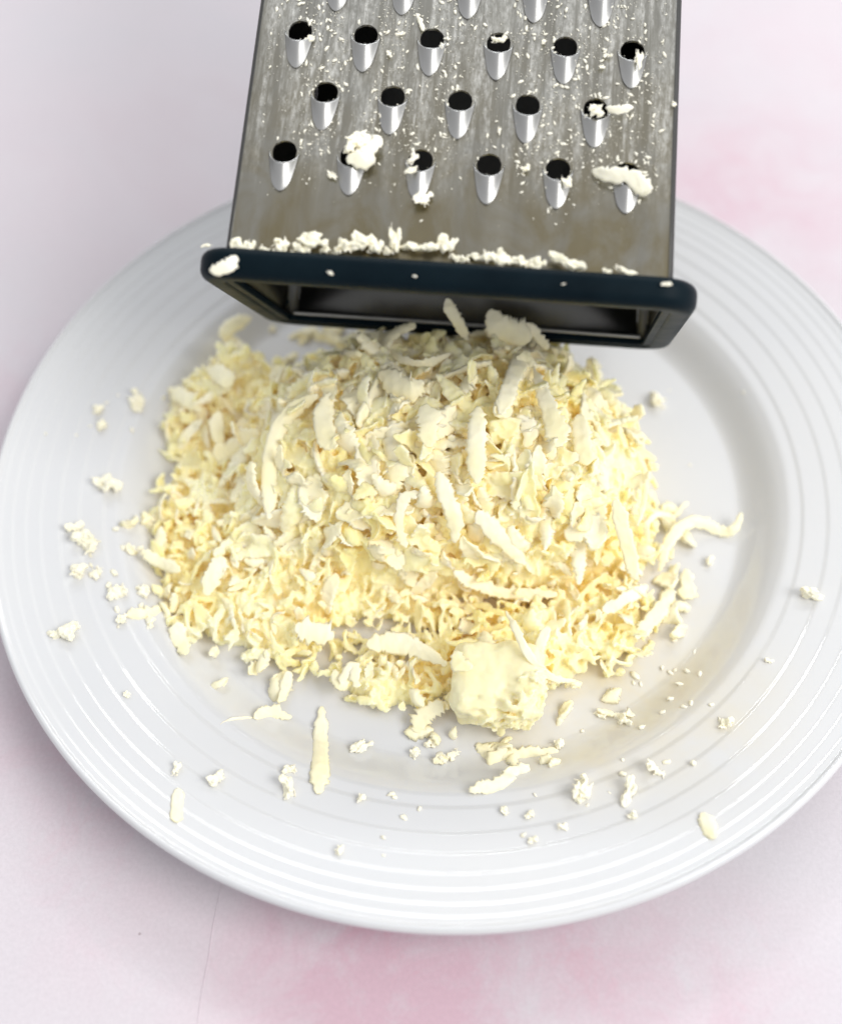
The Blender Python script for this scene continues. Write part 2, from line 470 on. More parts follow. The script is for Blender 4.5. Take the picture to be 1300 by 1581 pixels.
# cap and handle at the top, beyond the picture
def top_cap():
    V = []; n = 12
    ring = rounded_rect(U0-.002, U1+.002, -.002, depth(VT)+.002, .006, n)
    hs = [(0, 0), (.012, 0), (.016, .004), (.017, .012)]
    for (h, inset) in hs:
        cu = (U0+U1)/2; cw = depth(VT)/2
        for (u, w, _, _) in ring:
            k = 1-inset/.03
            V.append(np.array([cu+(u-cu)*k, VT-.004, 0]) + DL*(cw+(w-cw)*k) + AX*h)
    m = len(ring); i = np.arange(m*len(hs)).reshape(len(hs), m)
    F = [tuple(q) for q in np.stack([i[:-1].ravel(), np.roll(i, -1, 1)[:-1].ravel(), np.roll(i, -1, 1)[1:].ravel(), i[1:].ravel()], 1)]
    F.append(tuple(i[-1])); F.append(tuple(i[0][::-1]))
    return mesh_from('top_cap', V, F)
obj('top_cap', top_cap(), M_RIM, grater)
cu = (U0+U1)/2; hp = []
for k in range(17):
    a = math.pi*k/16; hp.append(np.array([cu-math.cos(a)*.036, VT, 0]) + DL*(depth(VT)/2) + AX*(.008+math.sin(a)**.6*.034))
V, F = tube(hp, .007, 12)
obj('handle', mesh_from('handle', V, F), M_RIM, grater)

# ------------------------------------------------------------------ butter: shape generators
def fbm(p, o=4): return noise.fractal(Vector(p), 1.0, 2.0, o)
def edge_noise(g, n, rag):
    """torn edge: slow waves, small teeth and a few deep notches"""
    x = g.normal(size=n+12); k = np.hanning(9); k /= k.sum()
    slow = np.convolve(x, k, 'same')[6:6+n]*2.0
    fine = g.normal(size=n)
    notch = (g.uniform(size=n) < .10)*g.uniform(.4, 1.0, size=n)
    return 1 + rag*(.30*slow + .30*fine - .9*notch)
def roughen(V, a, f, seed):
    o = seed*1.7
    out = V.copy()
    for i, v in enumerate(V):
        q = v*f
        out[i] += a*np.array(noise.noise_vector((q[0]+o, q[1]+o, q[2])))
        q = q*2.9; out[i] += a*.45*np.array(noise.noise_vector((q[0]-o, q[1], q[2]+o)))
    return out
def sweep_strip(P, T_, NN, WW, Wd, T, cup, rag, tip, nw, g, seed, rough):
    nl = len(P)-1; s = np.linspace(0, 1, nl+1)
    jag = 1+.14*g.normal(size=nl+1)
    env = np.clip(np.minimum((s+.015)/tip, (1.015-s)/(tip*g.uniform(.6, 1.5))), .04, 1)**.55
    env = np.where(env < .98, env*np.clip(jag, .5, 1.3), env)
    eL = edge_noise(g, nl+1, rag); eR = edge_noise(g, nl+1, rag*g.uniform(.4, 1))
    us = np.linspace(-1, 1, nw+1)
    ring = [(u, 1) for u in us] + [(u, -1) for u in us[::-1][1:-1]]
    V = []
    for k in range(nl+1):
        wk = (Wd[0]+(Wd[1]-Wd[0])*s[k]) if hasattr(Wd, '__len__') else Wd
        hw = wk/2*env[k]
        for (u, sd) in ring:
            e = eL[k] if u < 0 else eR[k]
            e = max(.25, 1+(e-1)*abs(u)**3.5)
            th = T*.5*(1-.85*abs(u)**7)*(env[k]**.3)
            off = cup*wk*(u*u-.35)*.5*env[k]
            V.append(P[k]+WW[k]*(u*hw*e)+NN[k]*(off+sd*th))
    V = np.array(V)
    m = len(ring); i = np.arange((nl+1)*m).reshape(nl+1, m)
    F = np.stack([i[:-1].ravel(), np.roll(i, -1, 1)[:-1].ravel(), np.roll(i, -1, 1)[1:].ravel(), i[1:].ravel()], 1)
    e0 = len(V); V = np.vstack([V, V[i[0]].mean(0), V[i[-1]].mean(0)])
    tri = [(e0, int(i[0][(j+1) % m]), int(i[0][j])) for j in range(m)] + [(e0+1, int(i[-1][j]), int(i[-1][(j+1) % m])) for j in range(m)]
    if rough > 0: V = roughen(V, rough, 520, seed)
    return V, F, tri
def ribbon(L, Wd, T, curl=0., twist=0., side=0., cup=.25, rag=.25, tip=.25, nl=26, nw=6, seed=0, rough=.0004):
    """a grated strip: curling centre line, cupped section, torn edges"""
    g = np.random.default_rng(seed)
    def smooth(n, k):
        x = g.normal(size=n+2*k); ker = np.hanning(2*k+1); ker /= ker.sum()
        y = np.convolve(x, ker, 'same')[k:k+n]; return y/(y.std()+1e-9)
    ds = L/nl
    P = np.zeros((nl+1, 3)); t = np.array([0, 1., 0]); n = np.array([0, 0, 1.]); w = np.array([1., 0, 0])
    fr = []
    kk = max(2, nl//5)
    cv = curl*(1+.4*smooth(nl+1, kk)); sv = side*(1+.4*smooth(nl+1, kk)) + .15*smooth(nl+1, kk)
    def rot(v, ax, a): return v*math.cos(a)+np.cross(ax, v)*math.sin(a)+ax*np.dot(ax, v)*(1-math.cos(a))
    for k in range(nl+1):
        fr.append((t.copy(), n.copy(), w.copy()))
        if k < nl: P[k+1] = P[k]+t*ds
        a = cv[k]/nl; t = rot(t, w, a); n = rot(n, w, a)
        a = sv[k]/nl; t = rot(t, n, a); w = rot(w, n, a)
        a = twist/nl; n = rot(n, t, a); w = rot(w, t, a)
    P -= P.mean(0); fr = np.array(fr)
    return sweep_strip(P, fr[:, 0], fr[:, 1], fr[:, 2], Wd, T, cup, rag, tip, nw, g, seed, rough)
_ico = {}
def ico(sub):
    if sub not in _ico:
        bm = bmesh.new(); bmesh.ops.create_icosphere(bm, subdivisions=sub, radius=1)
        _ico[sub] = (np.array([v.co[:] for v in bm.verts]), np.array([[v.index for v in f.verts] for f in bm.faces])); bm.free()
    return _ico[sub]
def crumb(size, sub=3, rough=.45, seed=0, squash=(1, 1, .7)):
    V, F = ico(sub); off = np.array([seed*3.7, seed*1.3, seed*.7]); out = []
    for v in V:
        d = 1 + rough*fbm(v*1.3+off, 3) + rough*.55*fbm(v*3.6+off*2, 3) + rough*.25*fbm(v*9+off, 2)
        out.append(v*max(.3, d))
    return np.array(out)*size*.5*np.array(squash), F
def to_mesh(name, V, F, tri=None, mat=None):
    fl = [tuple(int(q) for q in f) for f in F] + ([tuple(int(q) for q in f) for f in tri] if tri else [])
    me = mesh_from(name, V, fl)
    if mat: me.materials.append(mat)
    return me

def joined(items, name, mat):
    Vs, Qs, Ts = [], [], []; o = 0
    for (V, F, tri, Mx, p, s) in items:
        Vs.append((V*s)@Mx.T+p)
        if F.shape[1] == 4: Qs.append(F+o)
        else: Ts.append(F+o)
        if tri is not None and len(tri): Ts.append(np.array(tri)+o)
        o += len(V)
    V = np.vstack(Vs); Q = np.vstack(Qs) if Qs else np.zeros((0, 4), int); T = np.vstack(Ts) if Ts else np.zeros((0, 3), int)
    me = bpy.data.meshes.new(name)
    me.vertices.add(len(V)); me.vertices.foreach_set('co', V.astype(np.float32).ravel())
    me.loops.add(Q.size+T.size); me.loops.foreach_set('vertex_index', np.concatenate([Q.ravel(), T.ravel()]).astype(np.int32))
    me.polygons.add(len(Q)+len(T))
    me.polygons.foreach_set('loop_start', np.concatenate([np.arange(len(Q))*4, Q.size+np.arange(len(T))*3]).astype(np.int32))
    me.update(calc_edges=True); me.validate()
    me.polygons.foreach_set('use_smooth', np.ones(len(me.polygons), dtype=bool))
    me.materials.append(mat); return me
# ---- the heap's form
def ell(x, y, cx, cy, rx, ry, h, p=2.0, rot=0., flat=1.0):
    c, s = math.cos(rot), math.sin(rot); dx, dy = x-cx, y-cy
    q = (np.abs((dx*c+dy*s)/rx)**p + np.abs((-dx*s+dy*c)/ry)**p)**(1/p)
    t = np.clip(1-q, 0, 1)
    return h*(1-(1-t)**2.2)**flat
def heap_h(x, y):
    """height of the butter above the plate's floor"""
    x = np.asarray(x, float); y = np.asarray(y, float)
    parts = [ell(x, y, -.006, .004, .060, .043, .0415, 2.5, 0, .62),
             ell(x, y, .018, -.002, .042, .038, .039, 2.5, 0, .7),
             ell(x, y, -.050, -.022, .044, .038, .0125, 2.0, .3),
             ell(x, y, -.070, -.008, .024, .028, .010, 2.0),
             ell(x, y, -.018, -.046, .034, .018, .0075, 2.0),
             ell(x, y, -.046, -.046, .025, .017, .0075, 2.0, -.5),
             ell(x, y, -.018, -.064, .027, .013, .0070, 2.0, -.1),
             ell(x, y, .015, -.057, .030, .018, .0105, 2.0, .15),
             ell(x, y, .040, -.047, .019, .021, .0075, 2.0, .6),
             ell(x, y, .048, -.016, .015, .024, .011, 2.0),
             ell(x, y, -.068, .036, .023, .020, .014, 2.0, .4),
             ell(x, y, -.078, .022, .016, .014, .009, 2.0)]
    s = np.zeros_like(x); k = 6
    for p in parts: s = s + p**k
    h = s**(1/k)
    h = h*(1-.50*np.exp(-(((x+.024)/.020)**2+((y+.050)/.0085)**2)))       # hollow in the front
    return h
def heap_z(x, y): return .0042 + heap_h(x, y)
def cell_noise(X, Y, Z, s, o=3):
    out = np.empty(X.size)
    for i, (a, b, c) in enumerate(zip(X.ravel(), Y.ravel(), Z.ravel())): out[i] = noise.fractal((a*s, b*s, c*s), .8, 2.1, o)
    return out.reshape(X.shape)
def core():
    """closed body of packed crumbs inside the heap"""
    nx, ny = 230, 200
    xs = np.linspace(-.105, .085, nx); ys = np.linspace(-.088, .078, ny)
    X, Y = np.meshgrid(xs, ys); H = heap_h(X, Y)
    D = cell_noise(X, Y, X*0+.3, 130, 4)
    D2 = cell_noise(X, Y, X*0+.9, 420, 3)
    Z = .0042 + H - np.minimum(.0040, .0018+.12*H) + np.clip(H/.008, .15, 1)*(D*.0036+D2*.0022)
    ok = H > .0052
    Z = np.where(ok, np.maximum(Z, .0048), .0044)
    i = np.arange(nx*ny).reshape(ny, nx)
    F = np.stack([i[:-1, :-1].ravel(), i[:-1, 1:].ravel(), i[1:, 1:].ravel(), i[1:, :-1].ravel()], 1)
    V = np.stack([X.ravel(), Y.ravel(), Z.ravel()], 1); B = V.copy(); B[:, 2] = .0041
    n = len(V)
    edge = np.concatenate([i[0, :], i[1:, -1], i[-1, ::-1][1:], i[::-1, 0][1:-1]])
    S = np.stack([edge, np.roll(edge, -1), np.roll(edge, -1)+n, edge+n], 1)
    keep = ok.ravel()[F].any(1); F = F[keep]
    # walls round the kept cells
    E = {}
    for f in F:
        for a, b in ((f[0], f[1]), (f[1], f[2]), (f[2], f[3]), (f[3], f[0])): E[(a, b)] = 1
    wall = np.array([(b, a, a+n, b+n) for (a, b) in E if (b, a) not in E])
    A = np.vstack([F, F[:, ::-1]+n, wall])
    return np.vstack([V, B]), A
def union(items, voxel, name, mat, smooth=0):
    """pieces pressed together into one body"""
    me = joined(items, 'pressed', mat)
    o = bpy.data.objects.new('pressed', me); COL.objects.link(o)
    m = o.modifiers.new('r', 'REMESH'); m.mode = 'VOXEL'; m.voxel_size = voxel; m.use_smooth_shade = True
    if smooth:
        q = o.modifiers.new('s', 'SMOOTH'); q.factor = .5; q.iterations = smooth
    dg = bpy.context.evaluated_depsgraph_get()
    out = bpy.data.meshes.new_from_object(o.evaluated_get(dg)); out.name = name
    bpy.data.objects.remove(o); bpy.data.meshes.remove(me)
    if not out.materials: out.materials.append(mat)
    return out
# prototypes
def rand_ribbon(i, kind):
    g = np.random.default_rng(100+i+kind*977)
    if kind == 0:      # long strips and broad shavings
        L = g.uniform(.009, .020); Wd = g.uniform(.0036, .0072); T = g.uniform(.0010, .0017)
        return ribbon(L, Wd, T, g.normal()*1.1, g.normal()*.8, g.normal()*.5, g.uniform(.1, .5)*g.choice([-1, 1]), g.uniform(.2, .42), g.uniform(.15, .45), 40, 8, 100+i)
    if kind == 1:      # torn flakes
        L = g.uniform(.0035, .0080); Wd = g.uniform(.0028, .0056); T = g.uniform(.0009, .0016)
        return ribbon(L, Wd, T, g.normal()*1.3, g.normal()*1.0, g.normal()*.6, g.uniform(.1, .7)*g.choice([-1, 1]), g.uniform(.3, .65), g.uniform(.2, .5), 15, 6, 300+i, .0003)
    L = g.uniform(.005, .011); Wd = g.uniform(.0017, .0032); T = g.uniform(.0009, .0014)
    return ribbon(L, Wd, T, g.normal()*1.8, g.normal()*1.0, g.normal()*.8, g.uniform(.1, .5), g.uniform(.4, .9), g.uniform(.2, .5), 14, 4, 500+i, .0004)
BIG = [rand_ribbon(i, 0) for i in range(40)]
MED = [rand_ribbon(i, 1) for i in range(30)]
SMALL = [rand_ribbon(i, 2) for i in range(20)]
FLK = [crumb(1.0, 3, .8, 40+i, (1, .8, .7)) for i in range(24)]
BIGM = [to_mesh('butter_shred', *b, mat=M_BUT) for b in BIG]

def lumpy(x, y, h):
    return .0040*noise.noise((x*98, y*98, h*98))*min(1, h/.015) + .0014*noise.noise((x*260+5, y*260, h*260))
def normal_at(x, y, e=.0015):
    gx = (heap_h(x+e, y)-heap_h(x-e, y))/(2*e); gy = (heap_h(x, y+e)-heap_h(x, y-e))/(2*e)
    n = np.array([-gx, -gy, 1.0]); n /= np.linalg.norm(n); return n, np.array([gx, gy])
def frame(n, phi, down=None):
    a = np.cross(n, [1, 0, 0]) if abs(n[0]) < .9 else np.cross(n, [0, 1, 0])
    a /= np.linalg.norm(a); b = np.cross(n, a)
    t = a*math.cos(phi)+b*math.sin(phi); w = np.cross(t, n)
    return np.stack([w, t, n], 1)         # columns
def eul(g, s):
    a, b, c = g.normal(size=3)*s
    return np.array((Matrix.Rotation(a, 3, 'X') @ Matrix.Rotation(b, 3, 'Y') @ Matrix.Rotation(c, 3, 'Z')))
def sample_heap(n, g, mind, hmin=.003, front=0.):
    """points spread over the heap's surface by area"""
    pts = []; cell = {}
    tries = 0
    while len(pts) < n and tries < n*60:
        tries += 1
        x, y = g.uniform(-.103, .083), g.uniform(-.085, .076)
        h = float(heap_h(x, y))
        if h < hmin: continue
        nn, gr = normal_at(x, y)
        if g.uniform() > min(1, 1/nn[2]/3.2 + .05): continue
        if y > .045 and g.uniform() < .6: continue
        if mind > 0:
            z = h; k = (int(x/mind), int(y/mind), int(z/mind)); bad = False
            for a in (-1, 0, 1):
                for b in (-1, 0, 1):
                    for c in (-1, 0, 1):
                        for q in cell.get((k[0]+a, k[1]+b, k[2]+c), ()):
                            if (q[0]-x)**2+(q[1]-y)**2+(q[2]-z)**2 < mind*mind: bad = True
            if bad: continue
            cell.setdefault(k, []).append((x, y, z))
        pts.append((x, y, h, nn))
    return pts

# --- small shreds and flakes: more than anyone could count, one object
g = np.random.default_rng(21)
cv, cf = core()
items = [(cv, cf, None, np.eye(3), np.zeros(3), 1.0)]
for (x, y, h, nn) in sample_heap(620, g, .0028, .012):
    Mx = eul(g, .35) @ frame(nn, g.uniform(0, 2*math.pi))
    V, F, tri = BIG[g.integers(len(BIG))]
    items.append((V, F, tri, Mx, np.array([x, y, .0042+h])+nn*(lumpy(x, y, h)+g.uniform(-.0026, .0006)), g.uniform(.6, 1.15)))
for (x, y, h, nn) in sample_heap(1150, g, .0019):
    Mx = eul(g, .5) @ frame(nn, g.uniform(0, 2*math.pi))
    V, F, tri = MED[g.integers(len(MED))]
    items.append((V, F, tri, Mx, np.array([x, y, .0042+h])+nn*(lumpy(x, y, h)+g.uniform(-.0030, .0006)), g.uniform(.8, 1.6)*(.68 if h < .014 else 1)))
for (x, y, h, nn) in sample_heap(1000, g, .0014):
    if h > .014 and g.uniform() < .5: continue
    Mx = eul(g, .45) @ frame(nn, g.uniform(0, 2*math.pi))
    V, F, tri = SMALL[g.integers(len(SMALL))]
    items.append((V, F, tri, Mx, np.array([x, y, .0042+h])+nn*(lumpy(x, y, h)+g.uniform(-.0024, .0006)), g.uniform(.7, 1.3)))
for (x, y, h, nn) in sample_heap(900, g, .0012, .0018):
    V, F = FLK[g.integers(len(FLK))]
    items.append((V, F, None, eul(g, 1.5), np.array([x, y, .0042+h])+nn*(lumpy(x, y, h)+g.uniform(-.0030, .0003)), g.uniform(.0012, .0042)))
HM = union(items, .00034, 'butter_heap', M_CORE, 1)
print('heap faces', len(HM.polygons))
tag(obj('fine_grated_butter', HM), 'fine ragged shreds and crumbs of soft yellow butter pressed together in the heap', 'butter', kind='stuff')

# --- larger shreds, each its own object
ZONES = [
    (lambda x, y, h: y < -.044 and x < -.020, 'in the thin front left edge of the heap'),
    (lambda x, y, h: y < -.044 and x < .004, 'just left of the big lump at the front'),
    (lambda x, y, h: y < -.044, 'just right of the big lump at the front'),
    (lambda x, y, h: x < -.050 and y > .020, 'in the small pile behind the left of the heap'),
    (lambda x, y, h: x < -.046 and y > -.018, 'at the far left of the low spread'),
    (lambda x, y, h: x < -.046, 'in the front of the low left spread'),
    (lambda x, y, h: h > .036 and x < 0, 'on the left of the crown below the grater'),
    (lambda x, y, h: h > .036, 'on the right of the crown below the grater'),
    (lambda x, y, h: x > .034 and y > -.008, 'high on the right flank of the heap'),
    (lambda x, y, h: x > .034, 'low on the right flank of the heap'),
    (lambda x, y, h: x < -.018 and h > .022, 'high on the left of the steep heap front'),
    (lambda x, y, h: x < -.018, 'low on the left of the steep heap front'),
    (lambda x, y, h: x < .010 and h > .022, 'high in the middle of the steep heap front'),
    (lambda x, y, h: x < .010, 'low in the middle of the steep heap front'),
    (lambda x, y, h: h > .022, 'high on the right of the steep heap front'),
    (lambda x, y, h: True, 'low on the right of the steep heap front'),
]
def shape_word(me):
    v = np.array([q.co[:] for q in me.vertices]); e = v.max(0)-v.min(0)
    if e[2] > .0058: return 'strongly curled butter shred'
    if e[1]/e[0] > 3.0: return 'long narrow butter strip'
    if e[1]/e[0] < 2.0: return 'broad torn butter flake'
    return 'medium ragged butter shred'
WORD = [shape_word(m) for m in BIGM]
g = np.random.default_rng(33)
pts = sample_heap(250, g, .0044, .0060)
for (x, y, h, nn) in pts:
    i = int(g.integers(len(BIGM)))
    s = g.uniform(.8, 1.3)*(.56 if h < .014 else 1.0)
    # lean downhill more often than across
    gr = np.array([nn[0], nn[1]]); steep = np.linalg.norm(gr)
    f0 = frame(nn, 0)
    if steep > .35 and g.uniform() < .6:
        d = np.array([nn[0], nn[1], 0]); d = d-nn*np.dot(d, nn); d /= np.linalg.norm(d)
        phi = math.atan2(np.dot(d, f0[:, 1]*0+np.cross(nn, f0[:, 1])), np.dot(d, f0[:, 1]))+g.normal()*.45
        a = f0[:, 1]; b = np.cross(nn, a); t = a*math.cos(phi)+b*math.sin(phi); w = np.cross(t, nn); fm = np.stack([w, t, nn], 1)
    else: fm = frame(nn, g.uniform(0, 2*math.pi))
    Mx = fm @ eul(g, .28)
    o = obj('butter_shred', BIGM[i], None, None, np.array([x, y, .0042+h])+nn*(lumpy(x, y, h)*.8+g.uniform(-.0006, .0010)), Matrix(Mx.tolist()))
    o.scale = (s, s, s)
    for f, where in ZONES:
        if f(x, y, h): tag(o, WORD[i]+' '+where, 'butter shred', WORD[i].replace('shred', 'shreds').replace('strip', 'strips').replace('flake', 'flakes')+' '+where); break

# ------------------------------------------------------------------ shreds one can name, along paths seen in the photograph
def path_ribbon(name, pts, Wd, T, seed=0, rag=.25, cup=.2, face=None, nw=10, nl=46, tip=.12, mat=None):
    """pts: (px, py, z); a strip through those places, its width across the view of its normal"""
    P = np.array([at(*p) for p in pts]); n = len(P)
    tip = max(tip, .20)
    nl = int(np.clip(np.linalg.norm(np.diff(P, axis=0), axis=1).sum()/.00050, 10, 56))
    # Catmull-Rom through the points
    Q = np.vstack([2*P[0]-P[1], P, 2*P[-1]-P[-2]]); C = []
    for k in range(nl+1):
        u = k/nl*(n-1); i = min(int(u), n-2); f = u-i
        a, b, c, d = Q[i], Q[i+1], Q[i+2], Q[i+3]
        C.append(.5*((2*b)+(-a+c)*f+(2*a-5*b+4*c-d)*f*f+(-a+3*b-3*c+d)*f**3))
    C = np.array(C); T_ = np.gradient(C, axis=0); T_ /= np.linalg.norm(T_, axis=1)[:, None]
    gg = np.random.default_rng(seed)
    ctr = C.mean(0); C = C-ctr
    nv = (CAM-ctr); nv /= np.linalg.norm(nv)
    if face is not None: nv = nv*(1-face[3])+np.array(face[:3])*face[3]; nv /= np.linalg.norm(nv)
    NNs, WWs = [], []
    for k in range(nl+1):
        t = T_[k]; w = np.cross(t, nv); w /= np.linalg.norm(w)+1e-9; WWs.append(w); NNs.append(np.cross(w, t))
    V, F, tri = sweep_strip(C, T_, NNs, WWs, Wd, T*.55, -cup*.5, rag*1.25, tip, nw, gg, seed, .00026)
    return obj(name, to_mesh(name, V, F, tri), mat or M_BUT, None, ctr)
mm = .001
def hs(px, py, lift=.002):
    """height of the heap's surface as seen at a spot of the photograph"""
    d = ray(px, py); p = CAM.copy(); t = .2
    while t < .6:
        q = CAM+d*t
        if q[2] <= max(heap_z(q[0], q[1]) if heap_h(q[0], q[1]) > .0008 else float(plate_z(math.hypot(q[0], q[1]))), 0): break
        t += .0005
    q = CAM+d*t; return float(q[2]+lift)
def hp(pts, lift=.002):
    if len(pts[0]) == 3: return pts
    return [(x, y, hs(x, y, ((lift[i] if hasattr(lift, '__len__') else lift)*.75-.0003))) for i, (x, y) in enumerate(pts)]
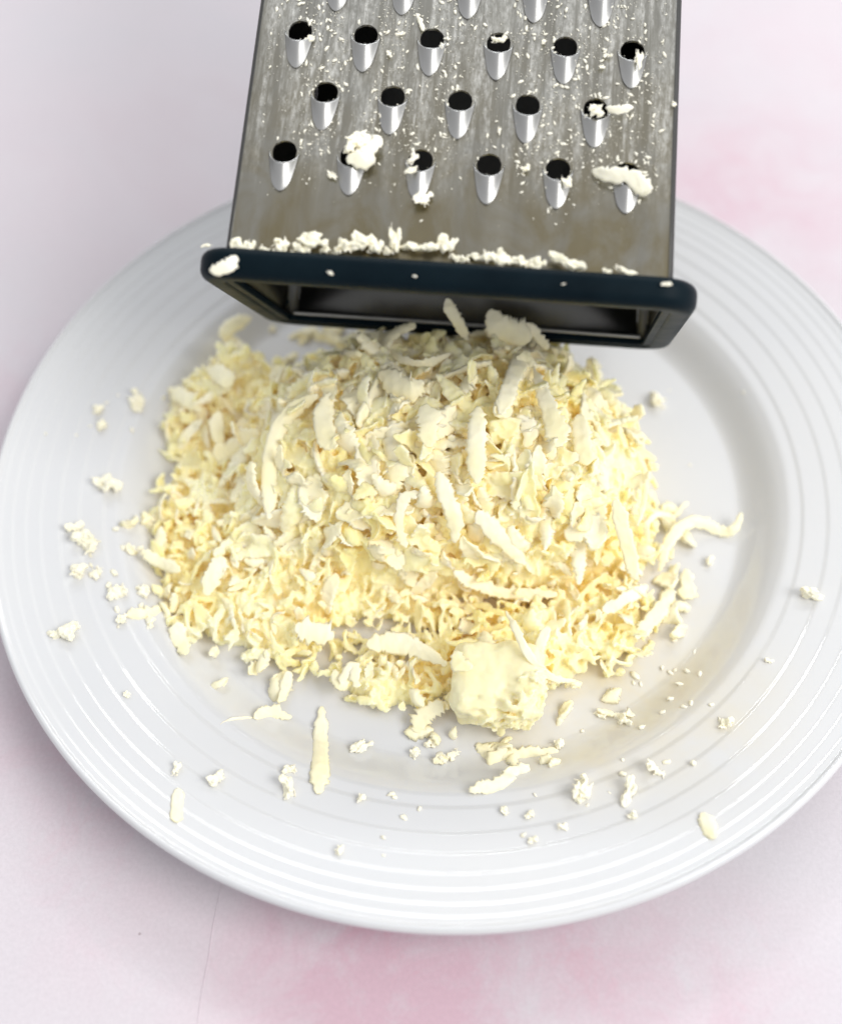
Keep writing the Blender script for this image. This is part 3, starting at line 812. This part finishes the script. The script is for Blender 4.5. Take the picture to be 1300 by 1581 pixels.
HERO = [
    # name, points, width, thick, label, kwargs, lift
    ([(738, 628), (737, 668), (735, 705), (737, 746)], 5.6, 1.8, 'broad smooth upright butter strip on the upper heap front, right of centre', dict(rag=.18, cup=.35), .004),
    ([(492, 610), (455, 632), (428, 668), (417, 715), (416, 762), (416, 802)], 5.0, 1.7, 'long butter strip bending over and hanging straight down the left of the heap front', dict(rag=.2, cup=.35), .0045),
    ([(826, 512), (808, 548), (790, 590), (772, 640)], 5.0, 1.4, 'straight slanting butter strip standing up at the crown under the grater opening', dict(rag=.22, cup=.2), .006),
    ([(824, 566), (838, 605), (856, 650), (862, 690)], (2.0, 8.0), 1.3, 'wedge shaped butter flake with a pointed top below the crown', dict(rag=.3, cup=.1, tip=.08), .005),
    ([(893, 640), (898, 680), (905, 718)], 5.6, 1.6, 'short wide white strip at the upper right of the heap front', dict(rag=.35), .004),
    ([(676, 728), (690, 768), (702, 800), (702, 838)], 4.6, 1.5, 'butter strip bending downwards in the middle of the heap front', dict(rag=.3, cup=.3), .004),
    ([(735, 790), (765, 822), (790, 850), (812, 872)], (6.5, 3.0), 1.3, 'smooth folded butter sheet low on the right of the heap front', dict(rag=.22, cup=.3), .0035),
    ([(437, 572), (470, 578), (500, 590), (516, 618)], 4.0, 1.3, 'hooked butter shred curling over the upper left shoulder of the heap', dict(rag=.5), .004),
    ([(330, 690), (352, 700), (378, 682), (398, 665)], 7.5, 1.3, 'broad pale flake jutting from the left shoulder of the heap', dict(rag=.25, tip=.2), .006),
    ([(338, 635), (334, 660), (342, 688)], 4.6, 1.5, 'small upright butter tongue left of the broad pale flake', dict(rag=.3, tip=.3), .006),
    ([(598, 540), (625, 556), (660, 560), (697, 545)], 2.6, 1.0, 'thin curved butter shred lying along the crown of the heap', dict(rag=.5), .004),
    ([(585, 575), (612, 592), (636, 600), (652, 588)], 8.0, 1.1, 'crescent of layered butter shavings near the crown, left of centre', dict(rag=.4, cup=.5, tip=.3), .004),
    ([(512, 606), (500, 640), (505, 678), (520, 690)], 6.0, 1.3, 'oval butter flake on the upper left of the heap front', dict(rag=.3, tip=.3), .004),
    ([(655, 625), (664, 655), (660, 690)], 7.0, 1.8, 'thick ragged butter flake in the upper middle of the heap front', dict(rag=.5, tip=.2), .004),
    ([(660, 762), (630, 765), (617, 790), (619, 828), (628, 845)], 2.8, 1.0, 'butter shred curled like a hook low on the heap front', dict(rag=.5), .004),
    ([(975, 690), (992, 712), (997, 748), (992, 785), (984, 812)], 1.5, .8, 'thin butter thread arching down the right edge of the heap', dict(rag=.3), .010),
    ([(950, 772), (962, 815), (972, 855), (982, 896)], 4.2, .8, 'thin translucent butter strip hanging at the lower right of the heap', dict(rag=.2, cup=.1), .010),
    ([(800, 640), (818, 665), (812, 692)], 4.5, 1.2, 'small rounded butter flake beneath the wedge shaped flake', dict(rag=.3, tip=.3), .003),
    ([(560, 832), (595, 845), (622, 872), (640, 905)], 4.6, 1.3, 'butter shred sloping across the lower middle of the heap front', dict(rag=.45), .0025),
    ([(873, 830), (900, 815), (935, 812)], 6.5, 1.4, 'broad folded flake at the lower right of the heap front', dict(rag=.4, tip=.25), .004),
    ([(905, 600), (930, 625), (968, 648)], 4.0, .9, 'pointed pale shred lying along the right shoulder of the heap', dict(rag=.45), .004),
    ([(1001, 838), (998, 812), (1012, 795), (1034, 797), (1044, 815)], 1.8, .9, 'butter thread looped into an arch right of the heap', dict(rag=.3), [.004, .009, .011, .009, .005]),
    ([(1018, 882), (1028, 848), (1050, 815), (1080, 806), (1110, 820), (1132, 818), (1146, 792)], 3.6, 1.2, 'long curly butter shred reaching out to the right across the plate', dict(rag=.35, nl=48), [.003, .007, .008, .007, .003, .004, .006]),
    ([(1058, 880), (1062, 905), (1056, 925)], 4.8, 1.6, 'short ragged flake below the long curly shred on the right', dict(rag=.5), .003),
    ([(1040, 800), (1052, 784), (1062, 776)], 1.5, .8, 'tiny butter thread above the long curly shred on the right', dict(rag=.3), .003),
    ([(980, 985), (1005, 960), (1028, 930), (1036, 905)], 4.4, 1.4, 'yellow butter strip lying on the plate at the right foot of the heap', dict(rag=.3), .003),
    ([(930, 945), (965, 925), (1000, 905)], 4.0, 1.3, 'pale butter strip above the yellow strip at the right foot of the heap', dict(rag=.4), .003),
    ([(566, 996), (600, 992), (640, 1000), (690, 1026)], 6.4, 1.3, 'smooth leaf shaped butter shaving beside the big lump', dict(rag=.12, cup=.25, tip=.3), .008),
    ([(781, 945), (797, 972), (811, 1003), (832, 1030), (858, 1048), (890, 1052)], 2.2, 1.2, 'long thin butter thread arching over the big lump', dict(rag=.2), [.016, .016, .015, .012, .008, .006]),
    ([(846, 968), (836, 992), (828, 1018)], 3.2, 1.2, 'small butter strip standing beside the long thin thread', dict(rag=.25), .006),
    ([(497, 1092), (495, 1140), (494, 1185), (491, 1226)], (3.6, 5.6), 1.7, 'single straight butter strip lying alone on the front of the plate', dict(rag=.15, cup=.3, tip=.06), .0016),
    ([(392, 1108), (415, 1100), (450, 1108)], 4.2, 1.2, 'flat pointed shred left of the lone straight strip', dict(rag=.3, tip=.4), .002),
    ([(340, 1118), (362, 1110), (392, 1108)], .9, .6, 'hair thin butter wisp at the front left of the heap', dict(rag=.2), .001),
    ([(430, 1085), (440, 1062), (447, 1036)], 3.0, 1.2, 'upright torn shred at the front left tip of the heap', dict(rag=.6), .004),
    ([(515, 1035), (526, 1058), (545, 1030), (552, 1062)], 3.4, 1.4, 'crumpled shred on the front edge of the heap', dict(rag=.5), .005),
    ([(724, 1222), (752, 1216), (780, 1206), (790, 1192), (818, 1186)], 4.0, 1.6, 'crooked white shred on the plate in front of the big lump', dict(rag=.6), .0025),
    ([(735, 1150), (765, 1172), (800, 1168), (862, 1160)], 4.4, 1.3, 'flattened butter smear shred between the lump and the crooked shred', dict(rag=.7), .001),
    ([(640, 1130), (655, 1105), (684, 1085)], 4.8, 1.4, 'torn butter flake on the plate left of the big lump', dict(rag=.6), .003),
    ([(340, 520), (362, 500), (388, 490)], 4.6, 1.6, 'pale butter strip sticking up at the far left below the grater foot', dict(rag=.2, tip=.2), .010),
    ([(345, 520), (368, 535), (386, 560)], 4.2, 1.4, 'downward branch of the pale strip at the far left pile', dict(rag=.3), .007),
    ([(262, 600), (285, 615), (312, 635)], 5.2, 2.0, 'rounded butter piece at the outer end of the far left pile', dict(rag=.35, tip=.3), .004),
    ([(320, 570), (345, 580), (352, 600)], 6.0, 2.6, 'soft rounded white lump of shred in the far left pile', dict(rag=.3, tip=.3), .008),
    ([(690, 460, .0555), (697, 483, .0525), (712, 506, .048), (722, 524, .045)], 3.4, 1.4, 'curved butter shred rising into the dark mouth of the grater', dict(rag=.3), None),
    ([(757, 478, .052), (768, 500, .0495), (790, 512, .047), (820, 522, .045)], 8.0, 3.2, 'rounded butter curl just inside the mouth of the grater', dict(rag=.3, tip=.3), .012),
    ([(485, 520), (505, 520), (530, 532)], 3.4, 1.2, 'blurred yellow shred behind the heap under the grater foot', dict(rag=.3), .003),
    ([(812, 500, .048), (830, 518, .045), (845, 540, .042)], 3.2, 1.2, 'small butter shred beside the rounded curl under the grater', dict(rag=.5), .014),
    ([(195, 950), (222, 948), (252, 945)], 3.6, 1.6, 'white butter strip pointing out of the left edge of the heap', dict(rag=.4), .0015),
    ([(218, 852), (248, 868), (278, 882)], 3.6, 1.5, 'smooth butter strip on the far left of the low spread', dict(rag=.25), .006),
    ([(275, 960), (277, 985), (288, 1010)], 5.2, 1.6, 'upright butter strip at the lower left edge of the heap', dict(rag=.3, tip=.25), .005),
    ([(345, 860), (330, 885), (318, 920)], 5.0, 1.2, 'butter strip leaning across the low left spread', dict(rag=.3, cup=.2), .005),
    ([(1085, 1255), (1092, 1275), (1102, 1296)], 3.6, 1.6, 'short butter strip on the front right rings of the rim', dict(rag=.25), .0013),
    ([(275, 1218), (274, 1245), (272, 1270)], 3.4, 1.3, 'pale melting strip on the front left rings of the rim', dict(rag=.2), .0009),
    ([(455, 968), (480, 975), (515, 985)], 7.0, 1.4, 'broad flat butter flake on the lip of the hollow', dict(rag=.5, tip=.3), .006),
    ([(700, 882), (740, 905), (790, 915), (860, 918)], 4.2, 1.5, 'long flat butter strip lying across the foot of the steep front', dict(rag=.5), .004),
]
for k, (pts_, w_, t_, lab, kw, lift) in enumerate(HERO):
    wd = tuple(a*mm for a in w_) if isinstance(w_, tuple) else w_*mm
    if k < 17 and lift is not None and not hasattr(lift, '__len__'): lift = lift*1.55+.0006
    o = path_ribbon('butter_shred', hp(pts_, lift), wd, t_*mm, 500+k, **kw)
    tag(o, lab, 'butter shred')

g = np.random.default_rng(57)
MEDM = [to_mesh('butter_flake', *b, mat=M_BUT) for b in MED]
def loose(n, box, lab, grp, smin=.8, smax=1.5):
    k = 0
    while k < n:
        x, y = g.uniform(box[0], box[2]), g.uniform(box[1], box[3]); z = hs(x, y, .0012); p = at(x, y, z)
        if heap_h(p[0], p[1]) > .006: 
            if g.uniform() < .9: continue
        Mx = frame(np.array([0, 0, 1.0]), g.uniform(0, 6.28)) @ eul(g, .3); sc_ = g.uniform(smin, smax)
        o = obj('butter_flake', MEDM[int(g.integers(len(MEDM)))], None, None, p, Matrix(Mx.tolist())); o.scale = (sc_,)*3
        tag(o, lab, 'butter flake', grp); k += 1
loose(12, (960, 770, 1075, 1010), 'soft pale flake loose on the plate at the right foot of the heap', 'flakes at the right foot of the heap')
loose(9, (850, 960, 1000, 1110), 'small flake in the thin scatter right of the big lump', 'flakes right of the big lump', .6, 1.2)
loose(6, (640, 1070, 720, 1180), 'torn flake on the plate left of and below the big lump', 'flakes below the big lump', .6, 1.2)
loose(6, (700, 1130, 860, 1180), 'yellowish flake on the plate in front of the big lump', 'flakes in front of the big lump', .6, 1.3)
loose(12, (200, 780, 300, 950), 'small flake at the left fringe of the heap', 'flakes at the left fringe', .7, 1.3)
loose(6, (300, 1000, 460, 1100), 'small flake at the front left fringe of the heap', 'flakes at the front left fringe', .7, 1.3)
loose(8, (420, 500, 560, 580), 'blurred flake on the plate behind the heap under the grater', 'flakes behind the heap', .8, 1.6)
# ------------------------------------------------------------------ the lump
def lump():
    """squarish block, one smooth cut face, the rest torn into ledges with flakes pressed on"""
    gg = np.random.default_rng(5)
    V, F = ico(5); out = []
    for v in V:
        p = 6; q = (abs(v[0])**p+abs(v[1])**p+abs(v[2])**p)**(1/p); u = v/q
        u = u*np.array([1-.10*max(0, -u[1])*(u[0] > 0), 1, 1])
        d = .11*fbm(u*1.5+np.array([3, 1, 2]), 3) + 0.014*fbm(u*6, 3) - .10*math.exp(-((u[0]+.15)**2/.05+(u[1]-1)**2/.06))
        torn = float(sstep(np.array((-u[1]*.85+u[0]*.5-.12+.3*noise.noise((u[0]*3, u[1]*3, 5)))*2.2)))
        d += -torn*.10 + torn*(.22*noise.noise((u[0]*2.0+4, u[1]*5.5+u[0], u[2]*2)) + .10*fbm(u*5, 3))
        out.append(u*(1+d))
    V = np.array(out)*np.array([.0120, .0108, .0075])
    it = [(V, F, None, np.eye(3), np.zeros(3), 1.0)]
    for k in range(46):
        a = gg.uniform(-2.5, .55); r = gg.uniform(.78, 1.0)      # around the lower and right sides
        p = np.array([.0118*math.cos(a)*r, .0108*math.sin(a)*r, gg.uniform(-.005, .0062)])
        if k > 28: p = np.array([gg.uniform(.003, .011), gg.uniform(-.010, .002), gg.uniform(.0050, .0070)])
        P_ = MED[gg.integers(len(MED))]
        it.append((P_[0], P_[1], P_[2], eul(gg, .5) @ frame(np.array([p[0]*.6, p[1]*.6, .006])/np.linalg.norm([p[0]*.6, p[1]*.6, .006]), gg.uniform(0, 6.28)), p, gg.uniform(.7, 1.25)))
    for k in range(30):
        a = gg.uniform(-2.6, .5); Vc, Fc = FLK[gg.integers(len(FLK))]
        it.append((Vc, Fc, None, eul(gg, 1.5), np.array([.0115*math.cos(a), .0105*math.sin(a), gg.uniform(-.005, .006)]), gg.uniform(.002, .004)))
    return union(it, .00032, 'butter_lump', M_CHUNK)
c = at(770, 1058, .0135)
_n = (CAM-c)/np.linalg.norm(CAM-c)*.62+np.array([-.05, .10, .38]); _n /= np.linalg.norm(_n)
_x = np.cross([0, 1, 0], _n); _x /= np.linalg.norm(_x); _y = np.cross(_n, _x)
_a = R(-7); _x2 = _x*math.cos(_a)+_y*math.sin(_a); _y2 = -_x*math.sin(_a)+_y*math.cos(_a)
o = obj('butter_lump', lump(), M_CHUNK, None, c, Matrix(np.stack([_x2, _y2, _n], 1).tolist()))
tag(o, 'large solid squarish lump of butter at the front of the heap', 'butter lump')
o = path_ribbon('smooth_butter_shaving', [(703, 1004, .0235), (712, 1026, .0232), (730, 1030, .0232)], 5*mm, 1.2*mm, 77, rag=.2, tip=.4, mat=M_CHUNK)
tag(o, 'thin round butter shaving stuck on the corner of the big lump', 'butter shaving')

# ------------------------------------------------------------------ crumbs on the plate
def clump(i, n, spread, lo, hi):
    gg = np.random.default_rng(900+i); it = []
    for k in range(n):
        p = gg.normal(size=3); p /= np.linalg.norm(p); p *= gg.uniform(0, 1)**.6*np.array(spread)
        if gg.uniform() < .3:
            V, F = FLK[gg.integers(len(FLK))]; it.append((V, F, None, eul(gg, 1.5), p, gg.uniform(lo, hi)))
        else:
            V, F, tri = (SMALL if gg.uniform() < .5 else MED)[gg.integers(20)]; it.append((V, F, tri, eul(gg, 1.5), p, gg.uniform(50, 110)*hi))
    return union(it, .028, 'butter_crumb', M_PALE)
CR_M = [clump(i, 22, (.36, .30, .20), .18, .42) for i in range(14)]
CR_S = [to_mesh('small_butter_crumb', *crumb(1.0, 2, .5, 170+i, (1, .75, .6)), mat=M_PALE) for i in range(12)]
g = np.random.default_rng(91)
def on_plate(px, py):
    d = ray(px, py); t = .2
    while t < .6:
        q = CAM+d*t
        if q[2] <= float(plate_z(math.hypot(q[0], q[1]))): return q
        t += .0004
    return q
def put_crumb(px, py, size, lab, grp=None, stretch=1.0, phi=None, small=False):
    q = on_plate(px, py); s = size*mm*(1.0 if small else 1.35)
    o = obj('butter_crumb', (CR_S if small else CR_M)[int(g.integers(12))], None, None, (q[0], q[1], q[2]+s*.22), (g.normal()*.3, g.normal()*.3, phi if phi is not None else g.uniform(0, 6.28)))
    o.scale = (s*stretch, s, s)
    tag(o, lab, 'butter crumb', grp); return o
NAMED = [
    (212, 622, 5.5, 'white crumb nearest the grater foot, on the left rim rings', 1.3), (152, 638, 4.5, 'upper crumb of the close pair high on the left rim', 1.), (158, 660, 3.6, 'lower crumb of the close pair high on the left rim', 1.2),
    (168, 748, 7.6, 'large knobbly white crumb alone on the left rim', 1.15), (115, 818, 4.2, 'small white crumb just above the flat oval crumb on the left rim', 1.3),
    (136, 840, 7.6, 'large flat oval cream crumb on the left rim', 1.25), (122, 888, 6.5, 'yellow rounded crumb below the flat oval one on the left rim', 1.0), (152, 886, 4.2, 'white crumb touching the right of the yellow rounded one', 1.1),
    (106, 978, 6.4, 'oblong crumb lowest on the left rim beside the outer ring', 1.4), (182, 918, 5.6, 'ragged crumb just outside the left edge of the heap', 1.3), (222, 915, 4.2, 'crumb between the ragged crumb and the heap', 1.1),
    (1013, 622, 5.5, 'frayed white crumb on the plate right of the heap under the grater foot', 1.5), (1248, 918, 6.0, 'forked cream crumb on the right rim rings', 1.6), (1094, 868, 3.4, 'white crumb below the long curly shred', 1.),
    (1117, 1118, 3.9, 'round white crumb alone at the lower right of the well', 1.1), (1012, 1192, 4.4, 'slanting crumb on the front right of the rim', 1.4), (970, 1228, 4.6, 'flat leaf shaped crumb on the front right rim', 1.7),
    (898, 1222, 5.4, 'yellowish block crumb on the front rim', 1.5), (976, 1262, 3.0, 'small crumb under the flat leaf shaped crumb', 1.), (866, 1278, 2.8, 'small upright crumb on the front rim below the block crumb', 1.2),
    (822, 1298, 2.6, 'small crumb lowest in the column of crumbs on the front rim', 1.), (779, 1252, 2.8, 'crumb just below the crooked white shred', 1.3), (818, 1258, 2.4, 'small crumb between the crooked shred and the block crumb', 1.2),
    (445, 1218, 5.0, 'crumb left of the end of the lone straight strip', 1.6), (447, 1190, 3.4, 'small pale crumb above left of the end of the lone straight strip', 1.4), (560, 1155, 3.8, 'pale crumb on the plate right of the lone straight strip', 1.6),
    (558, 1234, 2.6, 'small crumb right of the bottom end of the lone strip', 1.2), (335, 1205, 4.4, 'white crumb on the front left rim rings', 1.2), (196, 1074, 2.4, 'tiny round crumb alone on the lower left rim', 1.), (272, 1192, 3.0, 'crumb just above the pale melting strip', 1.5),
    (524, 1315, 2.8, 'pale crumb caught on the front ring of the rim', 1.), (640, 1165, 3.6, 'first crumb of the row left of the crooked shred', 1.2), (682, 1172, 3.6, 'upright crumb of the row left of the crooked shred', 1.3), (702, 1166, 3.4, 'crumb of the row nearest the crooked shred', 1.3),
    (665, 1148, 3.4, 'crumb above the row left of the crooked shred', 1.2), (862, 1152, 3.4, 'crumb at the right of the flattened butter smear', 1.3), (960, 1110, 4.4, 'ragged crumb at the lower right foot of the heap', 1.5), (925, 1106, 2.8, 'little crumb beside the ragged crumb at the lower right foot', 1.4),
    (420, 508, 3.0, 'blurred white crumb by the left corner of the grater foot', 1.), (1186, 1022, 1.9, 'speck of butter on the right rim ring', 1.4), (190, 958, 3.4, 'crumb under the ragged crumb left of the heap', 1.), (232, 962, 3.6, 'crumb beneath the white strip at the left edge of the heap', 1.)]
for (x, y, s, lab, st) in NAMED: put_crumb(x, y, s, lab, None, st)
# scattered little ones
def scatter(n, box, smin, smax, lab, grp):
    k = 0; tr = 0
    while k < n and tr < 400:
        tr += 1
        x, y = g.uniform(box[0], box[2]), g.uniform(box[1], box[3]); q = on_plate(x, y)
        if heap_h(q[0], q[1]) > .001 or math.hypot(q[0], q[1]) > .131: continue
        put_crumb(x, y, g.uniform(smin, smax), lab, grp, g.uniform(1, 1.7), small=True); k += 1
scatter(12, (130, 780, 260, 1000), .9, 2.4, 'tiny white butter speck scattered left of the heap', 'specks left of the heap')
scatter(12, (860, 1080, 1130, 1200), .8, 2.0, 'tiny butter speck in the lower right of the well', 'specks at the lower right of the well')
scatter(12, (560, 1190, 960, 1330), .8, 1.9, 'tiny butter speck on the front rim of the plate', 'specks on the front rim')
scatter(6, (960, 980, 1180, 1080), .8, 1.8, 'tiny butter speck on the right side of the well', 'specks on the right of the well')
scatter(6, (1000, 560, 1230, 760), .5, 1.2, 'tiny butter speck on the back right of the plate', 'specks on the back right')
scatter(8, (60, 600, 250, 800), .6, 1.4, 'tiny butter speck on the upper left rim', 'specks on the upper left rim')
scatter(8, (960, 900, 1090, 1100), 1.0, 2.6, 'small butter flake on the plate by the right foot of the heap', 'flakes by the right foot of the heap')

# ------------------------------------------------------------------ butter on the grater
def face_px(px, py):
    d = ray(px, py); n = -GN; t = np.dot(G0-CAM, n)/np.dot(d, n); q = CAM+d*t; r = q-G0
    return np.array([np.dot(r, GX), np.dot(r, GY)])
def on_face(px, py, size, lab, grp=None, st=(1.2, 1, .5), phi=None, lift=.3, small=False, mat=None):
    u, v = face_px(px, py); s = size*mm*1.3
    P = G0+GX*u+GY*v-GN*s*lift
    ph = phi if phi is not None else g.uniform(0, 6.28)
    Fm = np.stack([GX*math.cos(ph)+GY*math.sin(ph), -GX*math.sin(ph)+GY*math.cos(ph), -GN], 1) @ eul(g, .15)
    o = obj('butter_crumb', (CR_S if small else CR_M)[int(g.integers(12))], None, None, P, Matrix(Fm.tolist()))
    o.scale = (s*st[0], s*st[1], s*st[2]); tag(o, lab, 'butter crumb', grp); return o
def face_strip(pts, w, t, lab, seed, lift=.0025, **kw):
    out = []
    for i, (x, y) in enumerate(pts):
        u, v = face_px(x, y); l = lift[i] if hasattr(lift, '__len__') else lift
        P = G0+GX*u+GY*v-GN*l
        # keep the same line of sight
        d = ray(x, y); k = np.dot(P-CAM, CF)/np.dot(d, CF); Q = CAM+d*k; out.append((x, y, Q[2]))
    o = path_ribbon('butter_shred', out, w*mm, t*mm, seed, mat=M_PALE_SHRED, **kw); tag(o, lab, 'butter shred'); return o
on_face(553, 232, 5.6, 'cream butter clump covering the second tooth of the lowest row', None, (1.5, 1.1, .7), .9, .5)
face_strip([(548, 205), (560, 222), (562, 245), (535, 246)], 4.2, 1.6, 'pale flake standing on the clump over the second tooth', 801, .004, rag=.5)
face_strip([(556, 240), (572, 228), (588, 212)], 3.8, 1.3, 'right hand flake of the clump over the second tooth', 802, .004, rag=.5)
on_face(636, 258, 3.2, 'crumb stuck on the left of the third tooth in the lowest row', None, (1.4, .9, .5), 1.2, .8)
on_face(634, 274, 2.8, 'flat crumb just below the third tooth hole in the lowest row', None, (1.5, .9, .5), .3, .9)
on_face(655, 310, 4.6, 'cream square flake below the third tooth of the lowest row', None, (1.1, 1, .4), .7, .3)
face_strip([(915, 262), (940, 270), (970, 272), (992, 290), (996, 302)], 3.9, 1.2, 'long pale shred draped across the last tooth of the lowest row', 803, [.0015, .003, .004, .003, .001], rag=.5, cup=.2)
on_face(811, 263, 2.8, 'pale crumb between the fourth and fifth teeth of the lowest row', None, (1.1, 1, .5))
on_face(874, 290, 3.0, 'frayed crumb on the fifth tooth of the lowest row', None, (1, 1.5, .4), None, .7)
on_face(920, 180, 4.6, 'ragged crumb filling the last hole of the middle row', None, (1, 1.2, .6), None, .6)
face_strip([(935, 166), (955, 170), (978, 166)], 2.0, .8, 'thin shred sticking out sideways from the last tooth of the middle row', 804, .002, rag=.5)
on_face(770, 66, 3.8, 'crumb lodged in the fourth hole of the top row', None, (1.4, .7, .5), .1, .3)
on_face(982, 100, 3.4, 'melted crumb running down the last tooth of the top row', None, (.8, 2.0, .4), 0, .7)
on_face(1040, 62+100, 1.5, 'small crumb near the right edge of the steel face', None)
on_face(770, 202, 1.6, 'slim crumb below the fourth tooth of the middle row', None, (.7, 2, .4), 0)
on_face(515, 275, 2.4, 'flat crumb left of the second tooth of the lowest row', None, (.7, 1.8, .4), .5)
on_face(840, 66, 1.9, 'crumb between the fourth and fifth teeth of the top row')
face_strip([(642, 20), (650, 34), (654, 48)], 1.2, .7, 'thread of butter above the third hole of the top row', 805, .0012, rag=.3)
on_face(640, 294+12, 1.2, 'tiny crumb left of the cream square flake')
on_face(478, 62, 2.2, 'crumb beside the first hole of the top row')
on_face(617, 54, 1.7, 'slanted crumb left of the third hole in the top row', None, (1.8, .8, .4), .4)
on_face(602, 84, 1.9, 'frayed crumb below the second hole of the top row')
on_face(938, 88, 2.2, 'crumb between the fifth and sixth teeth of the top row')
on_face(928, 105, 2.0, 'speckled crumb right of the fifth tooth in the top row')
# dust of tiny specks smeared over the steel, too many to count
items = []; fl1 = [crumb(1.0, 1, .6, 260+i, (1, .7, .45)) for i in range(10)]
while len(items) < 4200:
    # streaks fall from the teeth
    hx, hy = holes[int(g.integers(0, 34))]
    if g.uniform() < .6: u, v = hx+g.normal()*.0026, hy-abs(g.normal())*.010+.004
    else: u, v = g.uniform(U0+.004, U1-.004), g.uniform(-.045, .03)
    if v < -.052 or v > .035 or not (U0+.003 < u < U1-.003): continue
    if v < -.036 and g.uniform() < .75: continue
    if noise.noise((u*90, v*16, 3)) < -.05 and g.uniform() < .8: continue
    zt = .0001
    bad = False
    for (ax_, ay_) in holes:
        if math.hypot(u-ax_, v-ay_) < HR*1.02: bad = True
        if abs(u-ax_) < .0030 and -.0095 < v-ay_ < -.001:
            if g.uniform() < .7: bad = True
            zt = .0014*(1-(ay_-v)/.0104)
    if bad: continue
    V, F = fl1[int(g.integers(10))]; a = g.uniform(0, 6.28) if g.uniform() < .75 else math.pi/2+g.normal()*.3
    Mx = np.array(Matrix.Rotation(a, 3, 'Z'))
    s = .00020+.0013*g.uniform()**7
    items.append((V*np.array([1.25, .9, .6]), F, None, Mx, np.array([u, v, zt]), s))
o = obj('butter_specks', joined(items, 'butter_specks', M_DUST), None)
o.matrix_world = FRAME
tag(o, 'dusting of tiny white butter specks smeared over the steel face', 'butter specks', kind='stuff')
# crumbs lined up along the ledge of the foot
def on_ledge(px, py, size, lab, grp=None, st=(1.2, 1, 1), k=0.0):
    o = on_face(px, py, size, lab, grp, st, g.normal()*.3, .35); return o
LEDGE = [(372, 390, 5.0, (1, 1.4, .8), 'first tall white crumb at the left corner of the foot ledge'), (388, 384, 3.4, (1, 1.2, .8), None), (415, 394, 4.2, (1.3, .9, .8), None), (436, 384, 4.2, (1, 1.1, .8), None),
         (465, 390, 4.0, (1.2, .9, .8), None), (487, 380, 5.6, (1.3, 1.0, .8), 'rounded bristly crumb clump on the left part of the foot ledge'), (505, 388, 3.0, (1, 1, .8), None), (535, 386, 4.6, (1.1, 1.1, .8), None),
         (556, 382, 6.0, (1.2, 1.0, .8), 'largest knobbly crumb clump on the foot ledge, left of the spire'), (580, 388, 4.8, (1.1, 1, .8), None), (610, 378, 5.2, (.75, 1.8, .7), 'tall spire shaped crumb standing on the foot ledge'),
         (640, 388, 4.4, (1.6, .7, .8), None), (662, 386, 4.8, (1.4, .9, .8), None), (686, 382, 4.6, (1, 1.3, .8), None), (702, 374, 1.8, (1, 1.2, .6), 'tiny crumb on the steel above the foot ledge, right of the spire'), (700, 400, 3.0, (1.2, .8, .8), None),
         (735, 402, 3.2, (1.4, .8, .8), None), (761, 402, 5.4, (1.1, 1.1, .9), 'smooth rounded crumb clump right of the middle of the foot ledge'), (785, 408, 4.0, (1.3, .9, .8), None), (805, 410, 3.8, (1.2, .9, .8), None), (830, 412, 4.0, (1, 1, .8), None),
         (870, 411, 5.6, (1.7, .7, .7), 'long oval crumb lying on the right part of the foot ledge'), (890, 418, 2.6, (1, .8, .8), None), (935, 422, 2.4, (1, .9, .8), None), (960, 422, 4.4, (1.6, .55, .6), 'flat oval crumb nearest the right end of the foot ledge'),
         (455, 393, 2.4, (1, 1, .8), None), (520, 392, 2.6, (1, 1, .8), None), (598, 392, 2.8, (1, 1, .8), None), (715, 404, 2.4, (1, 1, .8), None), (771, 410, 3.0, (1, 1, .8), None), (818, 416, 2.4, (1, 1, .8), None), (402, 396, 2.4, (1, 1, .8), None), (322, 381, 2.0, (1.6, .6, .7), None)]
for (x, y, s, st, lab) in LEDGE:
    if x < 700: grp, l2 = 'crumbs on the left half of the foot ledge', 'small white crumb in the row on the left half of the foot ledge'
    else: grp, l2 = 'crumbs on the right half of the foot ledge', 'small white crumb in the row on the right half of the foot ledge'
    on_ledge(x, y, s, lab or l2, None if lab else grp, st)
# shred lying over the corner of the foot
def foot_pt(px, py, lift):
    d = ray(px, py); n = -GN; t = np.dot(G0-GN*lift-CAM, n)/np.dot(d, n); return (px, py, (CAM+d*t)[2])
o = path_ribbon('butter_shred', [foot_pt(x, y, l) for x, y, l in [(324, 417, .0068), (340, 414, .0072), (356, 408, .0074), (364, 394, .0066)]], (2.6*mm, 3.8*mm), 1.3*mm, 811, rag=.45, mat=M_PALE_SHRED, tip=.08)
tag(o, 'flat white shred stuck over the left corner of the grater foot', 'butter shred')
for (x, y, s, lab) in [(510, 421, 1.3, 'lone slanting speck on the front of the foot'), (640, 426, .8, 'tiny speck on the front of the foot below the spire'), (1029, 438, 1.7, 'flat speck at the right end of the foot'), (870, 438, .6, 'tiny speck on the right of the foot front')]:
    p = at(*foot_pt(x, y, .0062)); o = obj('butter_crumb', CR_S[int(g.integers(12))], None, None, p, (R(50), 0, R(g.uniform(-60, 60)))); o.scale = (s*mm*1.5, s*mm*.8, s*mm*.6); tag(o, lab, 'butter crumb')
